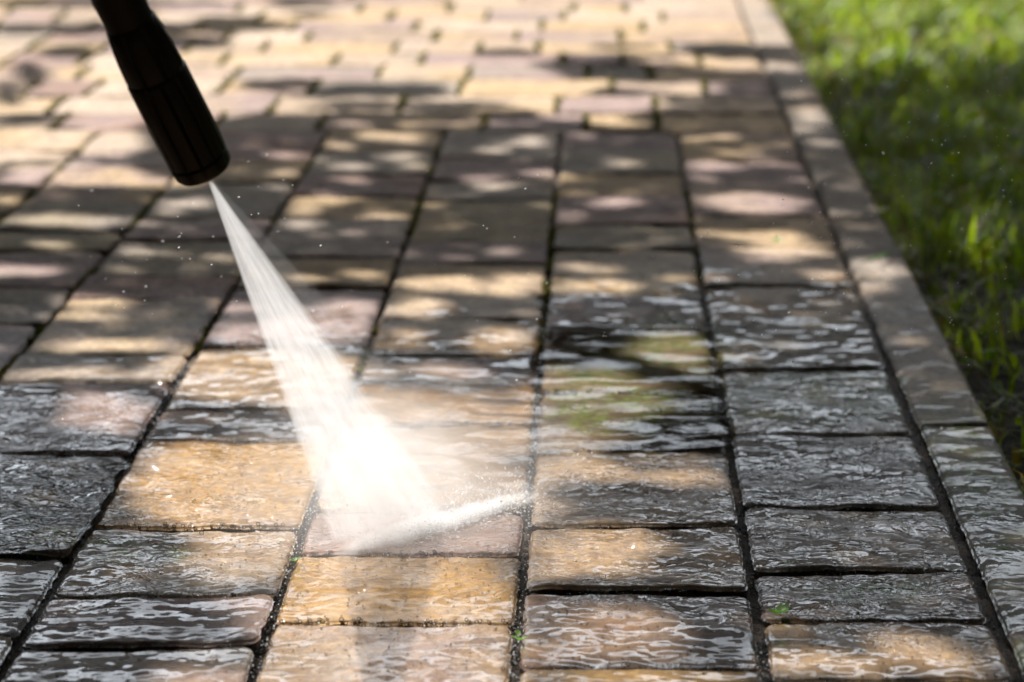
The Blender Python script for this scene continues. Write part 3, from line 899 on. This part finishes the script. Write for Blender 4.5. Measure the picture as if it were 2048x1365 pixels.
# splash where the sheet strikes the stone
n = 3200
tt = np.clip(rng.beta(1.8, 1.5, n), 0, 1)
Pn = np.array(A_)[None] * (1 - tt[:, None]) + np.array(B_)[None] * tt[:, None]
dirn = np.stack([rng.normal(.25, .45, n), rng.normal(.1, .6, n), np.abs(rng.normal(0, .22, n)) + .02], 1)
ds = rng.exponential(.016, n)
dn = dirn / np.linalg.norm(dirn, axis=1, keepdims=True)
Pn = Pn + dn * ds[:, None]; Pn[:, 2] = np.maximum(Pn[:, 2], .002)
sp = blobs('splash', Pn, rng.uniform(.0002, .0006, n), M_SPRAY, 1, None, dn, rng.uniform(1, 4, n))
sp.parent = jet; sp.matrix_parent_inverse = ji

# low cloud of fine mist around the impact
def soft_cloud(name, loc, scale, rz, dens, power, nscale, parent=None):
    m, t, nd, lk, P_, out = mat(name + '_air')
    nd.remove(P_)
    tc = N(t, 'TexCoord').outputs['Object']
    ln = t.nodes.new('ShaderNodeVectorMath'); ln.operation = 'LENGTH'; lk.new(tc, ln.inputs[0])
    inv_ = math_(t, 'SUBTRACT', 1.0, ln.outputs['Value'], True)
    gp_ = t.nodes.new('ShaderNodeNewGeometry').outputs['Position']
    dd = math_(t, 'MULTIPLY', math_(t, 'POWER', inv_, power), dens)
    dd = math_(t, 'MULTIPLY', dd, math_(t, 'ADD', .25, math_(t, 'MULTIPLY', ramp(t, noise(t, gp_, nscale, 3, .65), .36, .66), 1.1)))
    pv = N(t, 'VolumePrincipled', Anisotropy=.35); pv.inputs['Color'].default_value = (.98, .975, .97, 1); lk.new(dd, pv.inputs['Density']); lk.new(pv.outputs[0], out.inputs['Volume'])
    V0, F0 = ico(4)
    o = mesh_obj(name, V0, F0, m); o.location = loc; o.scale = scale; o.rotation_euler = (0, 0, rz)
    if parent:
        bpy.context.view_layer.update(); o.parent = parent; o.matrix_parent_inverse = parent.matrix_world.inverted()
    return o
AB = B_ - A_; rz_ab = math.atan2(AB.y, AB.x)
soft_cloud('foam', A_.lerp(B_, .30) + Vector((0, 0, .003)), (AB.length * .46, .016, .010), rz_ab, 420, 1.1, 70, jet)
soft_cloud('foam', A_.lerp(B_, .68) + Vector((0, 0, .002)), (AB.length * .46, .011, .010), rz_ab, 500, 1.3, 70, jet)
mist = soft_cloud('mist', A_.lerp(B_, .35) + Vector((-.01, .02, .035)), (.17, .20, .10), 0, 9.0, 1.6, 14)
tag(mist, 'pale mist hanging where the water jet strikes the pavers', 'mist', kind='stuff')

# flying droplets
pts_, rad_ = [], []
def cloud(n, x0, x1, y0, y1, Z0, Z1, r0, r1):
    for _ in range(n):
        p = at_depth(rng.uniform(x0, x1), rng.uniform(y0, y1), rng.uniform(Z0, Z1))
        if p.z > .004: pts_.append(p[:]); rad_.append(rng.uniform(r0, r1))
cloud(34, 150, 480, 380, 640, 1.7, 2.2, .0002, .0005)
cloud(60, 480, 1100, 300, 900, 1.7, 2.2, .00025, .0006)
cloud(170, 1550, 2040, 150, 800, 1.75, 2.3, .0002, .0005)
cloud(50, 1200, 1700, 430, 700, 1.8, 2.2, .00025, .0006)
n = len(pts_)
o = blobs('spray_droplets', np.array(pts_), np.array(rad_), M_SPRAY, 1, None, np.tile([.8, .2, .5], (n, 1)) + rng.normal(0, .2, (n, 3)), rng.uniform(1, 2.2, n))
tag(o, 'tiny white droplets flying in the air above the pavers', 'droplets', kind='stuff')

# ------------------------------------------------------------------ lawn
def blades(name, P, Ht, Wd, lean, m, colr, seg=3, kind=True):
    n = len(P); ang = rng.uniform(0, 2 * math.pi, n)
    d = np.stack([np.cos(ang), np.sin(ang), np.zeros(n)], 1); s = np.stack([-np.sin(ang), np.cos(ang), np.zeros(n)], 1)
    V = []
    for k in range(seg + 1):
        f = k / seg
        c = P + d * (lean * Ht * f ** 2)[:, None] + np.array([0, 0, 1]) * (Ht * f * (1 - .35 * f * np.clip(lean, 0, 1.4)))[:, None]
        wd = (Wd * (1 - f ** 1.6) * .5 + .0001)[:, None]
        V += [c - s * wd, c + s * wd]
    V = np.stack(V, 1); nv = V.shape[1]
    f0 = np.array([[2 * k, 2 * k + 1, 2 * k + 3, 2 * k + 2] for k in range(seg)])
    Fc = (f0[None] + (np.arange(n) * nv)[:, None, None]).reshape(-1, 4)
    return mesh_obj(name, V.reshape(-1, 3), Fc, m, cols=np.repeat(colr, nv, 0), smooth=True)
def lawn_pts(n, y0, y1, xm0, xm1):
    y = rng.uniform(y0, y1, n)
    kx = ground(vline(K2 + .004, 600.0), 600.0); kx2 = ground(vline(K2 + .004, 0.0), 0.0)
    edge = kx[0] + (kx2[0] - kx[0]) * (y - kx[1]) / (kx2[1] - kx[1])
    x = edge + rng.uniform(xm0, xm1, n)
    return np.stack([x, y, np.full(n, -.052)], 1), x - edge
P1, e1 = lawn_pts(26000, 1.4, 4.4, .004, .55); P2, e2 = lawn_pts(26000, 4.2, 9, .004, 1.2); P3, e3 = lawn_pts(60000, .2, 10, .35, 3.2)
P = np.concatenate([P1, P2, P3]); e = np.concatenate([e1, e2, e3])
cl = fbm(P[:, 0] * 9, P[:, 1] * 9, 70, 3)
thin = sm(3.7, 2.6, P[:, 1])           # sparse and bare beside the near kerb
keep = rng.uniform(0, 1, len(P)) < (.35 + .9 * sm(.35, .6, cl)) * (1 - .80 * thin * sm(.8, .1, e))
P, cl, e = P[keep], cl[keep], e[keep]; n = len(P)
hgt = rng.uniform(.025, .062, n) * (.55 + .9 * cl) * np.where(P[:, 1] > 4.4, 1.15, 1) * (.6 + .4 * sm(0, .05, e))
big = rng.uniform(0, 1, n) < .12
wd = np.where(big, rng.uniform(.006, .013, n), rng.uniform(.0018, .004, n)) * np.where(P[:, 1] > 4.4, 1.3, 1)
ca = np.array([.085, .14, .010]); cb_ = np.array([.30, .34, .022]); cd = np.array([.26, .17, .07])
q = rng.uniform(0, 1, (n, 1)); colr = ca * (1 - q) + cb_ * q
colr = colr * (.65 + .7 * fbm(P[:, 0] * 5, P[:, 1] * 5, 72, 2))[:, None]
dry = rng.uniform(0, 1, n) < (.07 + .25 * sm(.07, 0, e)); colr[dry] = cd * rng.uniform(.5, 1.2, (dry.sum(), 1))
o = blades('grass', P, hgt, wd, rng.uniform(.2, 1.5, n), M_GRASS, colr)
tag(o, 'green lawn grass growing beside the kerb', 'grass', kind='stuff')

# dead leaves and straws on the soil near the kerb
def leaf_shape(L, Wd, curl=.2, n=6):
    V = []; Fc = []
    for i in range(n + 1):
        f = i / n; w_ = Wd * math.sin(math.pi * min(f * .96 + .02, 1)) ** .8 * .5
        zz = curl * L * (f - .5) ** 2
        V += [(-w_, f * L - L / 2, zz + w_ * .35), (0, f * L - L / 2, zz), (w_, f * L - L / 2, zz + w_ * .35)]
    for i in range(n):
        a = i * 3; Fc += [(a, a + 1, a + 4, a + 3), (a + 1, a + 2, a + 5, a + 4)]
    return V, Fc
def put_leaf(px, py, L, Wd, rz, z, m, label, cat='leaf', group=None, name='fallen_leaf', curl=.6):
    V, Fc = leaf_shape(L, Wd, curl)
    o = mesh_obj(name, V, Fc, m); g = ground(px, py, z)
    o.location = g; o.rotation_euler = (rng.uniform(-.3, .3), rng.uniform(-.3, .3), rz)
    tag(o, label, cat, group)
    return o
put_leaf(1925, 708, .030, .016, 1.4, -.042, M_DRYLEAF, 'brown dead leaf on dark soil beside the wet kerb', group='dead leaves beside the kerb')
put_leaf(1848, 556, .026, .016, .6, -.035, M_DRYLEAF, 'brown dead leaf lying just off the sunlit kerb patch', group='dead leaves beside the kerb')
put_leaf(1722, 392, .045, .022, 2.2, -.020, M_DRYLEAF, 'orange brown dry leaf against the kerb edge, farther up the path', group='dead leaves beside the kerb')
put_leaf(1745, 420, .040, .012, .9, -.022, M_STRAW, 'tan curled leaf beside the orange brown dry leaf at the kerb', group='dead leaves beside the kerb')

def litter(n):
    V0, F0 = leaf_shape(1, .5, .6, 4); V0 = np.array(V0); k = len(V0); Vs = []; Cs = []
    P, e_ = lawn_pts(n, 1.6, 5.5, .0, .5)
    for i in range(n):
        L = rng.uniform(.010, .030); a = rng.uniform(0, 6.28); c, s_ = math.cos(a), math.sin(a); V = V0 * L * np.array([1, 1, rng.uniform(.5, 2)])
        tl = rng.uniform(-.5, .5); V = V @ np.array([[c, s_, tl * .5], [-s_, c, tl], [0, 0, 1]])
        Vs.append(V + P[i] + np.array([0, 0, rng.uniform(.006, .022)])); Cs.append(np.repeat(np.array([[.20, .11, .05]]) * rng.uniform(.35, 1.5), k, 0))
    F = (np.array(F0)[None] + (np.arange(n) * k)[:, None, None]).reshape(-1, 4)
    o = mesh_obj('leaf_litter', np.concatenate(Vs), F, M_GRASS, cols=np.concatenate(Cs)); tag(o, 'small dry brown leaf litter scattered in the grass by the kerb', 'leaf litter', kind='stuff')
litter(420)

def straw(name, pts_px, zs, r, m, label, cat):
    P = [Vector(ground(x, y, z)) for (x, y), z in zip(pts_px, zs)]
    V, Fc = tube(P, [r * (.5 if i in (0, len(P) - 1) else 1) for i in range(len(P))], 8)
    o = mesh_obj(name, V, Fc, m); tag(o, label, cat); return o
straw('grass_blade', [(1722, 527), (1745, 518), (1770, 509), (1790, 505)], [.004, .012, .012, .003], .0014, M_WEED, 'single green grass blade arching over the dry sunlit kerb', 'grass blade')
straw('straw', [(568, 818), (582, 832), (592, 848)], [.006, .007, .005], .0009, M_STRAW, 'thin pale straw lying on the wet mauve paver left of the jet', 'straw')
straw('twig', [(1962, 828), (1985, 817), (2020, 830), (2048, 842)], [-.02, -.012, -.016, -.02], .0010, M_STRAW, 'pale bent twig on the dark soil beyond the wet kerb', 'twig')
straw('dry_stem', [(1925, 740), (1940, 790), (1965, 850), (1990, 905)], [-.03, -.008, -.012, -.03], .0008, M_STRAW, 'thin dry stem arching beside the mossy kerb', 'stem')

# small weeds in the joints
def weed(px, py, leaves, L, label, z=-.004):
    g = ground(px, py, 0); root = empty('weed', (g[0], g[1], z)); tag(root, label, 'weed')
    for k in range(leaves):
        V, Fc = leaf_shape(L * rng.uniform(.7, 1.1), L * .55, .3)
        o = mesh_obj('leaf', V, Fc, M_WEED, root)
        a = 2 * math.pi * k / leaves + rng.uniform(-.4, .4)
        o.rotation_euler = (rng.uniform(.3, .7), 0, a); o.location = (-math.sin(a) * L * .45, math.cos(a) * L * .45, L * .35 + rng.uniform(0, .004))
    return root
weed(1560, 1238, 5, .011, 'small green weed in the joint between two wet pavers near the kerb', .0)
weed(1038, 1282, 4, .007, 'tiny weed in the wet joint at the bottom centre', -.001)
weed(590, 1128, 4, .006, 'tiny weed in the dark joint below the yellow paver', -.002)
weed(1555, 494, 4, .010, 'light green sprout on the dry tan paver beside the kerb', .001)

# ------------------------------------------------------------------ the tree whose crown dapples the path, and the trees ahead
def leaf_cards(P, size, m, name, parent, colr, up=.5):
    n = len(P)
    a = rng.normal(0, 1, (n, 3)); a /= np.linalg.norm(a, axis=1, keepdims=True)
    nrm = a + np.array([0, 0, up]); nrm /= np.linalg.norm(nrm, axis=1, keepdims=True)
    t_ = np.cross(nrm, rng.normal(0, 1, (n, 3))); t_ /= np.linalg.norm(t_, axis=1, keepdims=True)
    b = np.cross(nrm, t_); s = size[:, None]
    V = np.stack([P - t_ * s, P - b * s * .55 - t_ * s * .1 + nrm * s * .12, P + t_ * s, P + b * s * .55 - t_ * s * .1 + nrm * s * .12], 1)
    Fc = np.arange(4 * n).reshape(n, 4)
    return mesh_obj(name, V.reshape(-1, 3), Fc, m, parent, smooth=False, cols=np.repeat(colr, 4, 0))

tree = empty('shade_tree', (4.6, 10.2, -.05))
tag(tree, 'leafy tree standing on the lawn beyond the frame, shading the path', 'tree')
tloc = Vector(tree.location)
def canopy():
    out = []; sz = []
    n = 360000
    X = rng.uniform(-1.7, 2.3, n); Y = rng.uniform(.8, 6.6, n)
    G = np.stack([X, Y, np.zeros(n)], 1)
    px, py = to_px(G)
    infr = (px > -150) & (px < 2200) & (py > -20) & (py < 1500)
    k = lit(G)
    u = rng.uniform(0, 1, n)
    sel_in = infr & (k < .35) & (u < .55)
    dap = fbm(X * 3.2, Y * 3.2, 77, 3)
    sel_out = ~infr & (Y < 4.8) & (k < .5) & (u < .16) & (dap > .36)
    zz = rng.uniform(2.6, 3.05, n)
    Pc = G + SUN[None] / SUN[2] * zz[:, None]
    out = np.concatenate([Pc[sel_in], Pc[sel_out]]); sz = np.concatenate([rng.uniform(.018, .032, sel_in.sum()), rng.uniform(.03, .05, sel_out.sum())])
    return out, sz
Pc, sz = canopy()
print('canopy leaves', len(Pc))
no = 12000
Po = np.stack([rng.uniform(-3.5, 4.5, no), rng.uniform(-4.5, 2.6, no), rng.uniform(3.2, 5.2, no)], 1)  # extra leaves added over and behind the camera to cut sky light
Pc = np.concatenate([Pc, Po]); sz = np.concatenate([sz, rng.uniform(.07, .12, no)])
col = np.array([.060, .062, .02])[None] * rng.uniform(.6, 1.5, (len(Pc), 1))
leaf_cards(Pc - np.array(tloc), sz, M_LEAF, 'crown', tree, col)
# limbs of the tree
V, Fc = tube([Vector((0, 0, 0)), Vector((-.05, 0, 1.0)), Vector((-.1, -.05, 2.1)), Vector((-.35, -.2, 3.0)), Vector((-.8, -.5, 3.9)), Vector((-1.0, -.6, 5.2))], [.20, .15, .13, .11, .07, .03], 16)
mesh_obj('trunk', V, Fc, M_BARK, tree)
for tip in [(-4.6, -3.2, 3.45), (-5.6, -1.2, 3.5), (-3.2, -4.6, 3.4), (-2.4, -2.2, 3.7), (-4.2, -5.2, 3.4), (-5.8, -4.4, 3.5)]:
    t_ = Vector(tip); b0 = Vector((-.25, -.15, 2.8))
    ptsb = [b0.lerp(t_, f) + Vector((math.sin(f * 5) * .12, math.cos(f * 4) * .12 * f, math.sin(f * 3.1) * .25)) for f in (0, .25, .5, .75, 1)]
    V, Fc = tube(ptsb, [.05, .035, .024, .014, .006], 10)
    mesh_obj('limb', V, Fc, M_BARK, tree)

def far_tree(x, y, h, r, seed):
    root = empty('background_tree', (x, y, -.05)); tag(root, 'dense green tree far beyond the end of the path', 'tree', 'trees beyond the end of the path')
    n = int(5200 * r * h / 6)
    a = rng.normal(0, 1, (n, 3)); a /= np.linalg.norm(a, axis=1, keepdims=True)
    rad = rng.uniform(.45, 1, n) ** .5
    P = a * rad[:, None] * np.array([r, r, h * .5]) + np.array([0, 0, h * .5])
    P += (fbm(P[:, 0] * 1.3 + seed, P[:, 2] * 1.3, seed, 2)[:, None] - .5) * .8
    P = P[P[:, 2] > .05]
    c = np.array([.030, .027, .014])[None] * rng.uniform(.5, 1.4, (len(P), 1))
    leaf_cards(P, rng.uniform(.08, .17, len(P)), M_LEAF, 'crown', root, c)
    V, Fc = tube([Vector((0, 0, 0)), Vector((.05, 0, h * .35)), Vector((0, .05, h * .7))], [.16, .12, .05], 10)
    mesh_obj('trunk', V, Fc, M_BARK, root)
    return root
rt = random.Random(4)
protos = []
def copy_tree(o, loc, rz, sc, label):
    c = o.copy(); COL.objects.link(c); c.location = loc; c.rotation_euler = (0, 0, rz); c.scale = (sc, sc, sc); c['label'] = label; c['group'] = 'unseen trees added around the lawn to block sky light'
    for ch in o.children:
        d = ch.copy(); COL.objects.link(d); d.parent = c
protos = [far_tree(-8.5 + k * 1.55 + rt.uniform(-.3, .3), 14.5 + rt.uniform(-1, 1.2), rt.uniform(3.9, 4.8), rt.uniform(1.2, 1.7), k) for k in range(11)]
ring = [(-5.6, 6.0), (-4.6, 3.4), (-4.6, 1.2), (-4.8, -1.4), (-3.6, -4.2), (-1.2, -5.0), (1.2, -5.2), (3.6, -4.6), (5.2, -2.0), (5.4, .8), (5.6, 3.6), (6.4, 7.0)]  # unseen trees added on the sides and behind to block ambient light
for k, (x, y) in enumerate(ring):
    copy_tree(protos[k % 11], (x, y, -.05), k * 1.3, 1.7 if abs(x) > 4 and y > 0 else 1.9, 'unseen tree added round the lawn beside the camera to block sky light')
